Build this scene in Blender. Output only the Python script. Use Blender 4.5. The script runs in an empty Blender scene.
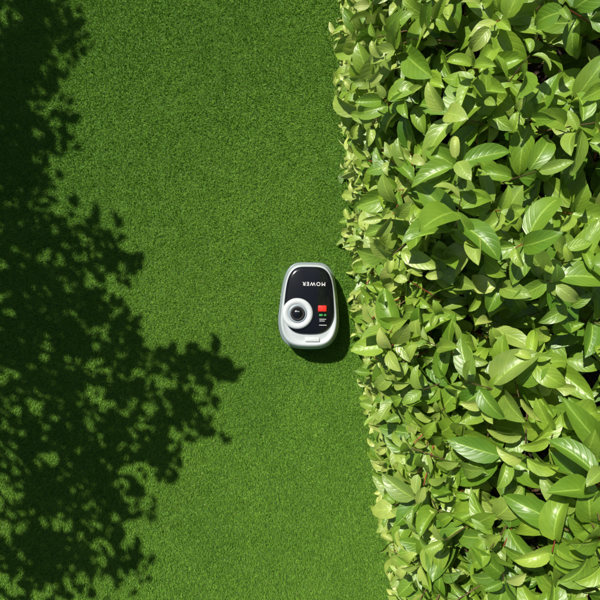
import bpy, math, random
import numpy as np
from mathutils import Vector
rng=np.random.default_rng(11); random.seed(7)
scene=bpy.context.scene
S=139.5; H=4.0
def P(px,py): return ((px-300)/S,(300-py)/S)
SUN=np.array([-0.46,0.58,1.0])     # direction to the sun (unnormalised, z=1)

# ------------------------------------------------------------ helpers
def link(o,parent=None):
    scene.collection.objects.link(o)
    if parent: o.parent=parent
    return o
def mesh_np(name,V,F,mat,attrs=None,smooth=True,parent=None):
    V=np.asarray(V,dtype=np.float32); F=np.asarray(F,dtype=np.int32)
    me=bpy.data.meshes.new(name)
    me.vertices.add(len(V)); me.vertices.foreach_set('co',V.ravel())
    n=F.shape[1]
    me.loops.add(F.size); me.loops.foreach_set('vertex_index',F.ravel())
    me.polygons.add(len(F))
    me.polygons.foreach_set('loop_start',np.arange(0,F.size,n,dtype=np.int32))
    me.polygons.foreach_set('loop_total',np.full(len(F),n,dtype=np.int32))
    me.polygons.foreach_set('use_smooth',np.full(len(F),smooth))
    me.update(calc_edges=True)
    if attrs:
        for k,a in attrs.items():
            at=me.attributes.new(k,'FLOAT_VECTOR','POINT')
            at.data.foreach_set('vector',np.asarray(a,dtype=np.float32).ravel())
    me.materials.append(mat)
    return link(bpy.data.objects.new(name,me),parent)
def norm(a): return a/np.maximum(np.linalg.norm(a,axis=-1,keepdims=True),1e-9)

class NT:
    def __init__(s,name):
        s.m=bpy.data.materials.new(name); s.m.use_nodes=True; s.t=s.m.node_tree; s.t.nodes.clear()
        s.out=s.n('ShaderNodeOutputMaterial')
    def n(s,typ,**k):
        x=s.t.nodes.new(typ)
        for a,b in k.items(): setattr(x,a,b)
        return x
    def l(s,a,b): s.t.links.new(a,b)
    def math(s,op,a,b=None,c=None):
        x=s.n('ShaderNodeMath',operation=op)
        for i,v in enumerate((a,b,c)):
            if v is None: continue
            if isinstance(v,(int,float)): x.inputs[i].default_value=v
            else: s.l(v,x.inputs[i])
        return x.outputs[0]
    def mix(s,f,a,b):
        x=s.n('ShaderNodeMix',data_type='RGBA')
        for i,v in ((0,f),(6,a),(7,b)):
            if isinstance(v,(int,float)): x.inputs[i].default_value=v
            elif isinstance(v,tuple): x.inputs[i].default_value=(*v,1)
            else: s.l(v,x.inputs[i])
        return x.outputs[2]
    def noise(s,scale,detail=3,vec=None,rough=.5):
        x=s.n('ShaderNodeTexNoise'); x.inputs['Scale'].default_value=scale; x.inputs['Detail'].default_value=detail
        x.inputs['Roughness'].default_value=rough
        if vec is None:
            g=s.n('ShaderNodeNewGeometry'); vec=g.outputs['Position']
        s.l(vec,x.inputs['Vector']); return x.outputs['Fac']
    def ramp(s,f,a,b):
        x=s.n('ShaderNodeMapRange'); s.l(f,x.inputs[0]); x.inputs[1].default_value=a; x.inputs[2].default_value=b
        return x.outputs[0]
def simple(name,col,rough=.5,metal=0,coat=0,noise=0,bump=0,nscale=60):
    k=NT(name); p=k.n('ShaderNodeBsdfPrincipled')
    p.inputs['Roughness'].default_value=rough; p.inputs['Metallic'].default_value=metal
    p.inputs['Coat Weight'].default_value=coat; p.inputs['Coat Roughness'].default_value=.05
    tc=k.n('ShaderNodeTexCoord')
    nf=k.noise(nscale,4,tc.outputs['Object'])
    k.l(k.mix(nf,tuple(c*(1-noise) for c in col),tuple(min(1,c*(1+noise)) for c in col)),p.inputs['Base Color'])
    if bump:
        b=k.n('ShaderNodeBump'); b.inputs['Strength'].default_value=bump; b.inputs['Distance'].default_value=.002
        k.l(nf,b.inputs['Height']); k.l(b.outputs[0],p.inputs['Normal'])
    k.l(p.outputs[0],k.out.inputs[0]); return k.m

# ------------------------------------------------------------ materials
def leaf_mat(name,dark,light,yellow,trans=.22,rough=.30):
    k=NT(name); at=k.n('ShaderNodeAttribute',attribute_name='leaf'); sp=k.n('ShaderNodeSeparateXYZ')
    k.l(at.outputs['Vector'],sp.inputs[0]); s,t,r=sp.outputs
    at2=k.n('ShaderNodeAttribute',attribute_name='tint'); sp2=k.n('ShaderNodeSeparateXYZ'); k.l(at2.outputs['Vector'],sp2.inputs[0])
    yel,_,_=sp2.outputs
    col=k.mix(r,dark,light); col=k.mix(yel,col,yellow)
    p=k.n('ShaderNodeBsdfPrincipled'); p.inputs['Specular IOR Level'].default_value=.8
    nf=k.noise(22,1); col=k.mix(k.math('MULTIPLY',k.ramp(nf,.35,.75),.3),col,dark)
    a=k.math('ABSOLUTE',s)
    mid=k.math('SUBTRACT',1.0,k.ramp(a,.03,.10))
    ph=k.math('SUBTRACT',k.math('MULTIPLY',t,6.5),k.math('MULTIPLY',k.math('POWER',a,1.3),2.3))
    pp=k.math('PINGPONG',ph,.5)
    side=k.math('MULTIPLY',k.math('SUBTRACT',1.0,k.ramp(pp,.01,.08)),.3)
    v=k.math('MAXIMUM',mid,side)
    col=k.mix(k.math('MULTIPLY',v,.45),col,tuple(min(1,c*1.4+.06) for c in light))
    b=k.n('ShaderNodeBump'); b.inputs['Strength'].default_value=.4; b.inputs['Distance'].default_value=.003
    hgt=k.math('ADD',k.math('MULTIPLY',k.ramp(pp,0,.2),.5),k.math('MULTIPLY',mid,-.6))
    k.l(hgt,b.inputs['Height']); k.l(b.outputs[0],p.inputs['Normal'])
    rr=k.math('ADD',rough,k.math('MULTIPLY',nf,.2)); k.l(rr,p.inputs['Roughness'])
    k.l(col,p.inputs['Base Color'])
    tr=k.n('ShaderNodeBsdfTranslucent'); k.l(k.mix(.4,col,yellow),tr.inputs[0])
    m=k.n('ShaderNodeMixShader'); m.inputs[0].default_value=trans
    k.l(p.outputs[0],m.inputs[1]); k.l(tr.outputs[0],m.inputs[2]); k.l(m.outputs[0],k.out.inputs[0])
    return k.m
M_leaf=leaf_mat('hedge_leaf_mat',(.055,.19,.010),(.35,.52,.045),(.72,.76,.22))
def tleaf_mat():
    k=NT('tree_leaf_mat'); at=k.n('ShaderNodeAttribute',attribute_name='leaf'); sp=k.n('ShaderNodeSeparateXYZ')
    k.l(at.outputs['Vector'],sp.inputs[0]); d=k.n('ShaderNodeBsdfDiffuse')
    k.l(k.mix(sp.outputs[2],(.03,.08,.012),(.08,.16,.02)),d.inputs[0]); k.l(d.outputs[0],k.out.inputs[0]); return k.m
M_tleaf=tleaf_mat()
M_twig=simple('twig_mat',(.16,.10,.045),.7,noise=.5)
M_red=simple('red_stem_mat',(.36,.07,.04),.5,noise=.3)
M_bark=simple('bark_mat',(.12,.085,.06),.9,noise=.5,bump=1,nscale=20)
def grass_mat():
    k=NT('grass_blade_mat'); at=k.n('ShaderNodeAttribute',attribute_name='leaf'); sp=k.n('ShaderNodeSeparateXYZ')
    k.l(at.outputs['Vector'],sp.inputs[0]); big,med,r=sp.outputs
    col=k.mix(r,(.115,.26,.026),(.215,.425,.052))
    col=k.mix(k.math('MULTIPLY',big,.35),col,(.25,.43,.05))
    col=k.mix(k.math('MULTIPLY',med,.3),col,(.10,.25,.028))
    col=k.mix(k.math('MULTIPLY',k.math('GREATER_THAN',r,.985),.6),col,(.42,.43,.18))
    p=k.n('ShaderNodeBsdfDiffuse'); k.l(col,p.inputs[0]); k.l(p.outputs[0],k.out.inputs[0]); return k.m
M_grass=grass_mat()
def ground_mat():
    k=NT('lawn_ground_mat'); p=k.n('ShaderNodeBsdfPrincipled'); p.inputs['Roughness'].default_value=.9
    f=k.noise(120,3); g=k.noise(1.2,2)
    c=k.mix(f,(.03,.09,.01),(.08,.19,.02)); c=k.mix(k.math('MULTIPLY',g,.4),c,(.09,.2,.02)); k.l(c,p.inputs['Base Color'])
    k.l(p.outputs[0],k.out.inputs[0]); return k.m
M_ground=ground_mat()
M_soil=simple('soil_mat',(.05,.032,.02),.95,noise=.6,bump=1,nscale=30)

# ------------------------------------------------------------ ground
def sheet(name,x0,x1,y0,y1,z,mat):
    return mesh_np(name,[(x0,y0,z),(x1,y0,z),(x1,y1,z),(x0,y1,z)],[(0,1,2,3)],mat)
sheet('ground',-150,150,-150,150,0,M_ground)
def edge(y):
    yc=np.clip(y,-2.4,2.4); return .285-.096*yc+.020*yc*yc
ys=np.linspace(-9,9,60)
L=np.stack([edge(ys)+.16,ys,np.full(60,.004)],1); R=np.stack([np.full(60,3.8),ys,np.full(60,.004)],1)
mesh_np('soil_bed',np.concatenate([L,R]),[(i,i+60,i+61,i+1) for i in range(59)],M_soil)

# ------------------------------------------------------------ lawn grass (one mesh)
def vnoise(x,y,scale,seed):
    g=np.random.default_rng(seed).random((128,128))
    u=x*scale+500; v=y*scale+500; i=np.floor(u).astype(int); j=np.floor(v).astype(int); fu=u-i; fv=v-j
    fu=fu*fu*(3-2*fu); fv=fv*fv*(3-2*fv)
    G=lambda a,b:g[a%128,b%128]
    return (G(i,j)*(1-fu)+G(i+1,j)*fu)*(1-fv)+(G(i,j+1)*(1-fu)+G(i+1,j+1)*fu)*fv
def grass():
    n=700000
    x=rng.uniform(-2.6,.9,n); y=rng.uniform(-2.5,2.5,n)
    n2=160000
    x2=rng.uniform(-9,1.2,n2); y2=rng.uniform(-9,9,n2)
    k2=(x2<-2.6)|(np.abs(y2)>2.5); x2=x2[k2];y2=y2[k2]
    sc=np.concatenate([np.ones(n),np.full(len(x2),3.0)]); x=np.concatenate([x,x2]); y=np.concatenate([y,y2])
    e=edge(y)+.22+rng.normal(0,.03,len(x))
    mx,my=P(307.5,306)
    keep=(x<e)&~((np.abs(x-mx)<.19)&(np.abs(y-my)<.27))
    x=x[keep];y=y[keep];sc=sc[keep];n=len(x)
    big=.6*vnoise(x,y,1.1,1)+.4*vnoise(x,y,3.3,2); med=.5*vnoise(x,y,16,3)+.5*vnoise(x,y,37,4)
    big=np.clip((big-.25)/.5,0,1); med=np.clip((med-.25)/.5,0,1)
    h=rng.uniform(.012,.023,n)*(.85+.3*med)*sc**.4; w=rng.uniform(.0016,.0026,n)*sc
    az=rng.uniform(0,2*math.pi,n)
    lean=np.abs(rng.normal(.65,.3,n))
    d=np.stack([np.cos(az)*np.sin(lean),np.sin(az)*np.sin(lean),np.cos(lean)],1)
    d[:,0]+=.25*(vnoise(x,y,2.2,5)-.5)*2; d[:,1]+=.25*(vnoise(x,y,2.7,6)-.5)*2
    a2=az+math.pi/2+rng.normal(0,.6,n)
    b=np.stack([np.cos(a2),np.sin(a2),np.zeros(n)],1)*w[:,None]
    base=np.stack([x,y,np.zeros(n)],1)
    tip=base+d*h[:,None]*1.3
    V=np.stack([base-b,base+b,tip],1).reshape(-1,3)
    F=np.arange(3*n).reshape(-1,3)
    at=np.stack([big,med,rng.random(n)],1)
    mesh_np('lawn_grass',V,F,M_grass,{'leaf':np.repeat(at,3,axis=0)},smooth=False)
grass()

# ------------------------------------------------------------ leaves
def leaves(base,d,nrm,length,width,droop,fold,rows=9,cols=5,wavy=.0,pet=.1):
    N=len(base); d=norm(d); b=norm(np.cross(d,nrm)); nrm=np.cross(b,d)
    t=np.linspace(0,1,rows); s=np.linspace(-1,1,cols)
    wt=(t**.68)*((1-t)**.92); wt/=wt.max(); wt[0]=.03; wt[-1]=.0
    V=np.zeros((N,rows,cols,3))
    pos=base+d*(pet*length)[:,None]; dt=1/(rows-1)
    ph=rng.uniform(0,6.28,N); bend=rng.normal(0,.25,N)
    for i in range(rows):
        ang=droop*(t[i]**1.2)
        dd=norm(d+b*(bend*t[i])[:,None]); bb=norm(b-d*(bend*t[i])[:,None])
        di=dd*np.cos(ang)[:,None]-nrm*np.sin(ang)[:,None]
        ni=nrm*np.cos(ang)[:,None]+dd*np.sin(ang)[:,None]
        if i>0: pos=pos+di*(length*dt)[:,None]
        for j in range(cols):
            hw=width*.5*wt[i]
            up=(abs(s[j])**1.3)*hw*fold + wavy*length*np.sin(t[i]*8+ph+s[j]*1.5)*abs(s[j])
            V[:,i,j]=pos+bb*(s[j]*hw*np.sqrt(np.maximum(1-.3*fold**2,.3)))[:,None]+ni*up[:,None]
    idx=(np.arange(rows*cols).reshape(rows,cols))
    f=np.stack([idx[:-1,:-1],idx[:-1,1:],idx[1:,1:],idx[1:,:-1]],-1).reshape(-1,4)
    F=(f[None]+(np.arange(N)*rows*cols)[:,None,None]).reshape(-1,4)
    st=np.stack(np.meshgrid(t,s,indexing='ij'),-1).reshape(-1,2)
    st=np.tile(st[:,::-1],(N,1))
    return V.reshape(-1,3),F,st
def tubes(A,B,ra,rb,k=5):
    N=len(A); ax=norm(B-A); ref=np.where(np.abs(ax[:,2:3])>.9,np.array([[1.,0,0]]),np.array([[0,0,1.]]))
    u=norm(np.cross(ax,ref)); v=np.cross(ax,u)
    an=np.arange(k)*2*math.pi/k
    c=np.cos(an)[None,:,None]*u[:,None]+np.sin(an)[None,:,None]*v[:,None]
    V=np.concatenate([A[:,None]+c*ra[:,None,None],B[:,None]+c*rb[:,None,None]],1).reshape(-1,3)
    f=np.array([(i,(i+1)%k,k+(i+1)%k,k+i) for i in range(k)])
    return V,(f[None]+(np.arange(N)*2*k)[:,None,None]).reshape(-1,4)

# ------------------------------------------------------------ hedge
hedge=link(bpy.data.objects.new('leafy_hedge',None))
def topz(x,y):
    return 1.76+.11*np.sin(x*3.1+y*1.7)+.10*np.sin(y*3.7-x*2.2+1)+.08*np.sin(y*7.3+x*6)
def build_hedge():
    pts=[];axs=[];siz=[];hts=[]
    n=1150
    x=rng.uniform(.58,3.0,n);y=rng.uniform(-3.6,3.6,n); dep=rng.uniform(0,.46,n)
    z=topz(x,y)-dep; rd=np.clip((.95-x)/.4,0,1)
    z-=rd**2*.22; x=x+edge(y)-.33
    a=np.stack([np.clip(rng.normal(-.25,.45,n),-1,1)-.6*rd,np.clip(rng.normal(-.05,.45,n),-1,1),np.ones(n)],1)
    pts.append(np.stack([x,y,z],1));axs.append(a);siz.append(rng.uniform(.16,.235,n));hts.append(np.ones(n))
    n=2300
    y=rng.uniform(-3.6,3.6,n); zz=rng.uniform(0.02,1.0,n)**1.25*1.55
    x=edge(y)+.13+rng.uniform(0,.24,n)+.04*np.sin(y*6+zz*4)*np.clip(zz-.1,0,1)
    a=np.stack([-rng.uniform(.3,1.1,n),np.clip(rng.normal(-.05,.5,n),-1,1),rng.uniform(.2,1.1,n)],1)
    f=zz/1.55
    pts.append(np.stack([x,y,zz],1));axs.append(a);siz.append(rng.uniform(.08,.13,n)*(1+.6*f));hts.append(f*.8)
    Pp=np.concatenate(pts);A=norm(np.concatenate(axs));Z=np.concatenate(siz);Ht=np.concatenate(hts)
    n=len(Pp)
    Ls=Z*rng.uniform(1.1,1.7,n)
    ref=norm(np.cross(A,rng.normal(size=(n,3)))); ref2=np.cross(A,ref)
    B=[];D=[];Nn=[];Ln=[];Wd=[];Rn=[];Ty=[]
    shoot_r=rng.random(n)
    nodes=[.15,.45,.75,1.0]
    for ki,tn in enumerate(nodes):
        for side in (0,1):
            ang=(ki%2)*math.pi/2+side*math.pi+rng.normal(0,.3,n)
            r=ref*np.cos(ang)[:,None]+ref2*np.sin(ang)[:,None]
            phi=rng.uniform(.8,1.65,n)*(1-.4*(ki==3))
            d=A*np.cos(phi)[:,None]+r*np.sin(phi)[:,None]
            nn=A*np.sin(phi)[:,None]-r*np.cos(phi)[:,None]
            nn=norm(nn+rng.normal(0,.30,(n,3)))
            keep=rng.random(n)<.86
            base=Pp+A*(Ls*(tn-.7))[:,None]
            B.append(base[keep]);D.append(d[keep]);Nn.append(nn[keep])
            l=(Z*rng.uniform(.7,1.2,n)*(1-.4*(ki==3)))[keep]
            Ln.append(l);Wd.append(l*rng.uniform(.40,.57,keep.sum()))
            Rn.append(np.clip(.5*shoot_r+.45*rng.random(n)+.15*ki/3-.03,0,1)[keep])
            ty=np.clip((.85-Ht)*.55+rng.normal(0,.17,n)+.22*(ki==3),0,.9)*(rng.random(n)<.8)  # low leaves paler and yellower: variegation plus sunlit-face brightness put into the colour
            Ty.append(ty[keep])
    B=np.concatenate(B);D=np.concatenate(D);Nn=np.concatenate(Nn);Ln=np.concatenate(Ln);Wd=np.concatenate(Wd);Rn=np.concatenate(Rn);Ty=np.concatenate(Ty)
    mx,my=P(307.5,306)
    kp=~((np.abs(B[:,1]-my)<.34)&(B[:,0]<.34)&(B[:,2]<.30))
    kp&=(B[:,0]>edge(B[:,1])-.02)
    B,D,Nn,Ln,Wd,Rn,Ty=[q[kp] for q in (B,D,Nn,Ln,Wd,Rn,Ty)]
    N=len(B)
    V,F,st=leaves(B,D,Nn,Ln,Wd,rng.uniform(.1,1.7,N),rng.uniform(.15,.9,N),wavy=.022)
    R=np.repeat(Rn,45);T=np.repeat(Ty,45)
    V[:,2]=np.maximum(V[:,2],.012)
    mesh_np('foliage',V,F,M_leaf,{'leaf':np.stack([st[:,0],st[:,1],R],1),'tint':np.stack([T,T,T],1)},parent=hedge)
    C0=Pp-A*(Ls*.9)[:,None];C1=Pp+A*(Ls*.30)[:,None]
    ok=(C1[:,0]>edge(C1[:,1])+.03)&(C0[:,2]>.01)
    m=rng.random(n)<.3
    for sel,nm,mt in ((m&ok,'red_shoots',M_red),(~m&ok,'shoots',M_twig)):
        v,f=tubes(C0[sel],C1[sel],np.full(sel.sum(),.0042),np.full(sel.sum(),.0022)); mesh_np(nm,v,f,mt,parent=hedge)
    k=420; y=rng.uniform(-3.5,3.5,k); x=edge(y)+rng.uniform(.4,2.6,k)
    a0=np.stack([x,y,np.zeros(k)],1); a1=a0+np.stack([rng.uniform(-.15,.15,k),rng.uniform(-.2,.2,k),rng.uniform(.7,.9,k)],1)
    a2=a1+np.stack([rng.uniform(-.15,.2,k),rng.uniform(-.25,.25,k),rng.uniform(.5,.65,k)],1)
    v1,f1=tubes(a0,a1,np.full(k,.013),np.full(k,.009));v2,f2=tubes(a1,a2,np.full(k,.009),np.full(k,.004))
    mesh_np('woody_stems',np.concatenate([v1,v2]),np.concatenate([f1,f2+len(v1)]),M_twig,parent=hedge)
build_hedge()

# ------------------------------------------------------------ tree that throws the shadow
tree=link(bpy.data.objects.new('broadleaf_tree',None))
def build_tree():
    blobs=[ # shadow footprint on the lawn: px,py,rx,ry,weight
     (10,120,38,40,3),(28,60,45,60,3),(56,143,11,10,.7),(18,165,30,25,2.2),(46,182,12,8,.4),(12,215,28,30,2),(42,225,20,10,.8),
     (78,230,17,7,.8),(106,243,15,8,.9),(122,262,10,8,.6),(92,266,14,7,.5),(58,260,24,14,1.1),(22,280,30,22,2),
     (68,297,23,11,1.0),(98,314,16,9,.9),(124,333,13,6,.6),(36,325,38,20,2.2),(86,347,28,12,1.4),(138,352,19,7,.9),
     (170,363,16,6,.8),(202,367,13,5,.8),(226,369,9,4,.9),(192,384,11,5,.5),(56,380,46,22,2.8),(110,387,22,10,1.1),(150,394,17,8,.8),
     (182,408,15,6,.8),(202,421,9,6,.6),(164,427,16,8,.8),(118,425,24,12,1.3),(56,430,46,22,2.6),(148,455,16,7,.8),(170,466,10,6,.5),
     (96,465,37,17,2.0),(38,490,48,28,3),(108,510,34,20,2),(58,560,56,40,3.2),(128,560,16,11,.7),(-60,100,60,80,4),(-60,250,55,80,5),(-60,400,60,80,5),(-60,540,60,70,5),
     (-170,150,70,100,4),(-170,350,70,110,5),(-190,520,60,70,3),(48,10,46,40,1.4)]
    B=[];cent=[];sprays=[]
    for px,py,rx,ry,w in blobs:
        h0=rng.uniform(2.9,3.4) if px>-20 else rng.uniform(2.8,4.4)
        x,y=P(px,py); c=np.array([x,y,0])+SUN*h0; cent.append((c,px,w))
        area=rx*ry
        n=int((20+ (area/300.)*13*min(w,2.6)+8*w)/5)
        q=rng.normal(0,.52,(n,2)); hh=h0+rng.normal(0,.22 if px>-20 else .4,n)
        sx=x+q[:,0]*rx/S; sy=y+q[:,1]*ry/S
        sc_=np.stack([sx,sy,np.zeros(n)],1)+SUN[None]*hh[:,None]
        for q_ in sc_:
            m=rng.integers(4,8)
            e_=q_+rng.normal(0,.05,(m,3)); B.append(e_); sprays.append((c,q_))
    B=np.concatenate(B);N=len(B)
    az=rng.uniform(0,6.28,N)
    D=np.stack([np.cos(az)+.3,np.sin(az)-.2,rng.normal(-.2,.3,N)],1)
    Nn=norm(np.stack([rng.normal(-.2,.35,N),rng.normal(.2,.35,N),np.ones(N)],1))
    Ln=rng.uniform(.07,.125,N)
    V,F,st=leaves(B,D,Nn,Ln,Ln*rng.uniform(.42,.62,N),rng.uniform(.1,.8,N),rng.uniform(.1,.4,N),rows=5,cols=3)
    R=np.repeat(rng.random(N),15)
    mesh_np('crown_foliage',V,F,M_tleaf,{'leaf':np.stack([st[:,0],st[:,1],R],1)},parent=tree)
    segs=[]
    tr=[np.array([-4.9,1.3,0]),np.array([-4.85,1.35,.9]),np.array([-4.75,1.5,1.8]),np.array([-4.7,1.6,2.7]),np.array([-4.6,1.8,3.6])]
    rad=[.20,.155,.13,.10,.06]
    for i in range(4): segs.append((tr[i],tr[i+1],rad[i],rad[i+1]))
    for c,px,w in cent:
        s0=tr[2]+(tr[3]-tr[2])*rng.uniform(0,1) if rng.random()<.7 else tr[3]+(tr[4]-tr[3])*rng.random()
        mid=(s0+c)/2+np.array([rng.normal(0,.12),rng.normal(0,.12),.15])
        segs+= [(s0,mid,.035,.018),(mid,c,.018,.006)]
    for c,q_ in sprays: segs.append((c,q_,.004,.002))
    A=np.array([s[0] for s in segs]);Bb=np.array([s[1] for s in segs]);ra=np.array([s[2] for s in segs]);rb=np.array([s[3] for s in segs])
    v,f=tubes(A,Bb,ra,rb,8); mesh_np('trunk_and_limbs',v,f,M_bark,parent=tree)
build_tree()

# ------------------------------------------------------------ robotic mower
mower=link(bpy.data.objects.new('robotic_lawn_mower',None))
mx,my=P(308.5,305.5); mower.location=(mx,my,0); mower.rotation_euler[2]=math.radians(-1.0)
mower.scale=(1,1,1.2)
M_silver=simple('silver_plastic',(.36,.42,.46),.36,metal=.25,coat=.2,noise=.04,bump=.05,nscale=300)
M_white=simple('pearl_white_plastic',(.55,.60,.62),.34,metal=.05,coat=.35,noise=.03)
M_pad=simple('pale_pad',(.62,.66,.68),.4,noise=.03)
M_black=simple('gloss_black',(.006,.007,.009),.16,coat=.5,noise=.2)
M_dark=simple('dark_rubber',(.018,.018,.02),.7,noise=.3,bump=.3)
M_redb=simple('red_button',(.75,.03,.02),.35,coat=.4,noise=.05)
M_green=simple('green_button',(.05,.35,.08),.4,noise=.05)
M_txt=simple('white_print',(.8,.8,.8),.5,noise=.03)
HW,HL=.212,.300
def outline(n,sx=1,sy=1,cy=0,ex=4.4,taper=.24,ox=0):
    a=np.linspace(0,2*math.pi,n,endpoint=False)
    c,s=np.cos(a),np.sin(a)
    X=np.sign(c)*np.abs(c)**(2/ex);Y=np.sign(s)*np.abs(s)**(2/ex)
    yy=Y*HL*sy
    w=1-taper*np.clip((Y+.45)/1.45,0,1)**1.5-.06*np.clip((-Y-.4)/.6,0,1)**1.3
    yy=yy+.024*sy*(X**2)*(Y<0)*np.abs(Y)
    return np.stack([X*HW*sx*w+ox,yy+cy],1)
def loft(name,rings,mat,cap_top=True,cap_bot=True,n=120,**kw):
    V=[];F=[]
    for z,sx,sy,cy in rings:
        o=outline(n,sx,sy,cy,**kw)
        V.append(np.column_stack([o,np.full(n,z)]))
    m=len(rings)
    for i in range(m-1):
        for j in range(n): F.append((i*n+j,i*n+(j+1)%n,(i+1)*n+(j+1)%n,(i+1)*n+j))
    V=np.concatenate(V)
    me=bpy.data.meshes.new(name); fs=[tuple(f) for f in F]
    if cap_top: fs.append(tuple((m-1)*n+j for j in range(n)))
    if cap_bot: fs.append(tuple(reversed(range(n))))
    me.from_pydata(V.tolist(),[],fs)
    for p in me.polygons: p.use_smooth=True
    me.materials.append(mat)
    return link(bpy.data.objects.new(name,me),mower)
def shrink(z0,z1,s0,s1,sy0,sy1,cy0,cy1,k,pw=2):
    out=[]
    for i in range(1,k+1):
        t=i/k; out.append((z0+(z1-z0)*(1-(1-t)**pw),s0+(s1-s0)*t,sy0+(sy1-sy0)*t,cy0+(cy1-cy0)*t))
    return out
loft('bumper_skirt',[(.035,.93,.94,0),(.045,.97,.975,0),(.075,1,1,0),(.125,1,1,0),(.142,.985,.99,0),(.150,.965,.975,0),(.152,.95,.962,0),(.142,.935,.95,0)],M_silver)
loft('body_seam',[(.10,.95,.962,0),(.1495,.95,.962,0)],M_dark)
r=[(.146,.925,.94,0),(.160,.94,.952,0),(.180,.935,.95,0),(.200,.91,.93,0.0),(.213,.885,.905,.001),(.218,.86,.885,.002),(.217,.83,.86,.003),(.212,.81,.84,.004)]
r+=shrink(.212,.220,.81,.05,.84,.05,.004,.0,8)
loft('upper_cover',r,M_white)
pc=.036
r=[(.208,.80,.755,pc),(.221,.80,.755,pc),(.226,.785,.74,pc)]+shrink(.226,.240,.785,.03,.74,.03,pc,pc,10)
loft('display_panel',r,M_black,taper=.17,ex=3.9)
def rbox(name,cx,cy,z,sx,sy,sz,mat,bev=.006,rot=0):
    bpy.ops.mesh.primitive_cube_add(size=1); o=bpy.context.object; o.name=name; o.data.name=name
    o.scale=(sx,sy,sz); bpy.ops.object.transform_apply(location=False,rotation=False,scale=True)
    o.location=(cx,cy,z); o.rotation_euler[2]=rot
    b=o.modifiers.new('b','BEVEL'); b.width=bev; b.segments=4
    for p in o.data.polygons: p.use_smooth=True
    o.data.materials.append(mat); o.parent=mower; return o
rbox('handle_grip',.026,-.226,.213,.100,.032,.018,M_pad,.0085)
def lathe(name,prof,cx,cy,mat,n=64):
    V=[];F=[]
    for rr,z in prof:
        for j in range(n):
            a=2*math.pi*j/n; V.append((cx+rr*math.cos(a),cy+rr*math.sin(a),z))
    for i in range(len(prof)-1):
        for j in range(n): F.append((i*n+j,i*n+(j+1)%n,(i+1)*n+(j+1)%n,(i+1)*n+j))
    F.append(tuple((len(prof)-1)*n+j for j in range(n)))
    me=bpy.data.meshes.new(name);me.from_pydata(V,[],F)
    for p in me.polygons:p.use_smooth=True
    me.materials.append(mat);return link(bpy.data.objects.new(name,me),mower)
dx,dy=-.076,-.052
lathe('dial_ring',[(.102,.212),(.104,.234),(.101,.243),(.091,.249),(.073,.247),(.063,.241),(.060,.236)],dx,dy,M_pad)
lathe('dial_groove',[(.063,.236),(.063,.243),(.054,.246),(.046,.242)],dx,dy,M_silver)
lathe('dial_inner_ring',[(.048,.238),(.048,.250),(.043,.254),(.036,.254),(.033,.249)],dx,dy,M_dark)
lathe('dial_lens',[(.034,.245),(.033,.252),(.024,.257),(.010,.259),(.002,.2592)],dx,dy,M_black)
rbox('dial_marker',dx,dy+.014,.258,.026,.006,.003,M_silver,.001)
rbox('stop_button',.088,-.016,.238,.058,.042,.016,M_redb,.005)
rbox('start_button',.080,-.060,.236,.024,.014,.010,M_green,.003)
rbox('mode_button',.108,-.060,.236,.016,.012,.010,M_green,.003)
for i,(xx,yy,ww) in enumerate([(.092,-.087,.045),(.088,-.099,.036),(.094,-.127,.05)]):
    rbox('printed_label_%d'%(i+1),xx,yy,.2355-.002*(i==2),ww,.0035,.002,M_txt,.0005)
cu=bpy.data.curves.new('nose_lettering','FONT'); cu.body='MOWER'; cu.size=.035; cu.align_x='CENTER';cu.align_y='CENTER';cu.extrude=.0005
cu.space_character=1.3; cu.offset=.0004
to=link(bpy.data.objects.new('nose_lettering',cu),mower); to.location=(.030,.148,.2385); to.rotation_euler=(0,0,math.pi); cu.materials.append(M_txt)
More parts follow.
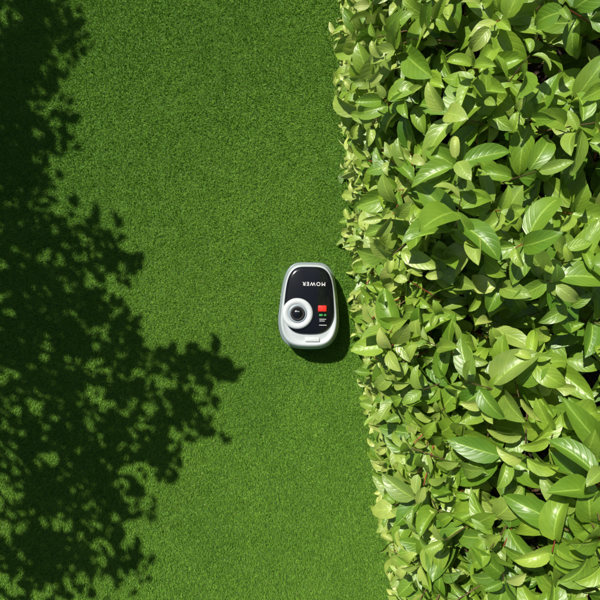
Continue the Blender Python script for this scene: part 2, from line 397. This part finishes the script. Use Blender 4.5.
def wheel(name,x,y,rad,wd):
    prof=[(rad*.35,-wd/2),(rad*.9,-wd/2),(rad,-wd*.3),(rad,wd*.3),(rad*.9,wd/2),(rad*.35,wd/2)]
    n=40;V=[];F=[]
    for rr,z in prof:
        for j in range(n):
            a=2*math.pi*j/n; q=rr*(1-.03*(j%2)*(rr>=rad*.99)); V.append((x+z,y+q*math.cos(a),(rad+q*math.sin(a))/1.2))
    for i in range(5):
        for j in range(n):F.append((i*n+j,i*n+(j+1)%n,(i+1)*n+(j+1)%n,(i+1)*n+j))
    F.append(tuple(range(n)));F.append(tuple(5*n+j for j in reversed(range(n))))
    me=bpy.data.meshes.new(name);me.from_pydata(V,[],F);me.materials.append(M_dark);link(bpy.data.objects.new(name,me),mower)
wheel('rear_wheel_1',-.150,-.13,.085,.04);wheel('rear_wheel_2',.150,-.13,.085,.04)
wheel('front_caster_1',-.09,.19,.035,.025);wheel('front_caster_2',.09,.19,.035,.025)

# ------------------------------------------------------------ light, world, camera
sd=Vector(SUN.tolist()).normalized()
el=math.asin(sd.z); rot=math.atan2(sd.x,sd.y)
sl=bpy.data.lights.new('sun','SUN'); sl.energy=5.0; sl.angle=math.radians(.5); sl.color=(1,.96,.87)
so=link(bpy.data.objects.new('sun',sl)); so.rotation_euler=(-sd).to_track_quat('-Z','Y').to_euler(); so.location=(-6,8,12)
w=bpy.data.worlds.new('World'); scene.world=w; w.use_nodes=True; nt=w.node_tree
bg=nt.nodes['Background']; sky=nt.nodes.new('ShaderNodeTexSky'); sky.sky_type='NISHITA'; sky.sun_disc=False
sky.sun_elevation=el; sky.sun_rotation=rot
nt.links.new(sky.outputs[0],bg.inputs[0]); bg.inputs[1].default_value=.06
cam=bpy.data.cameras.new('camera'); co=link(bpy.data.objects.new('camera',cam)); co.location=(0,0,H)
cam.sensor_fit='HORIZONTAL'; cam.angle=2*math.atan(2.1505/H); cam.clip_end=1000; cam.clip_start=.05
scene.camera=co
scene.view_settings.view_transform='Standard'; scene.view_settings.look='None'; scene.view_settings.exposure=0
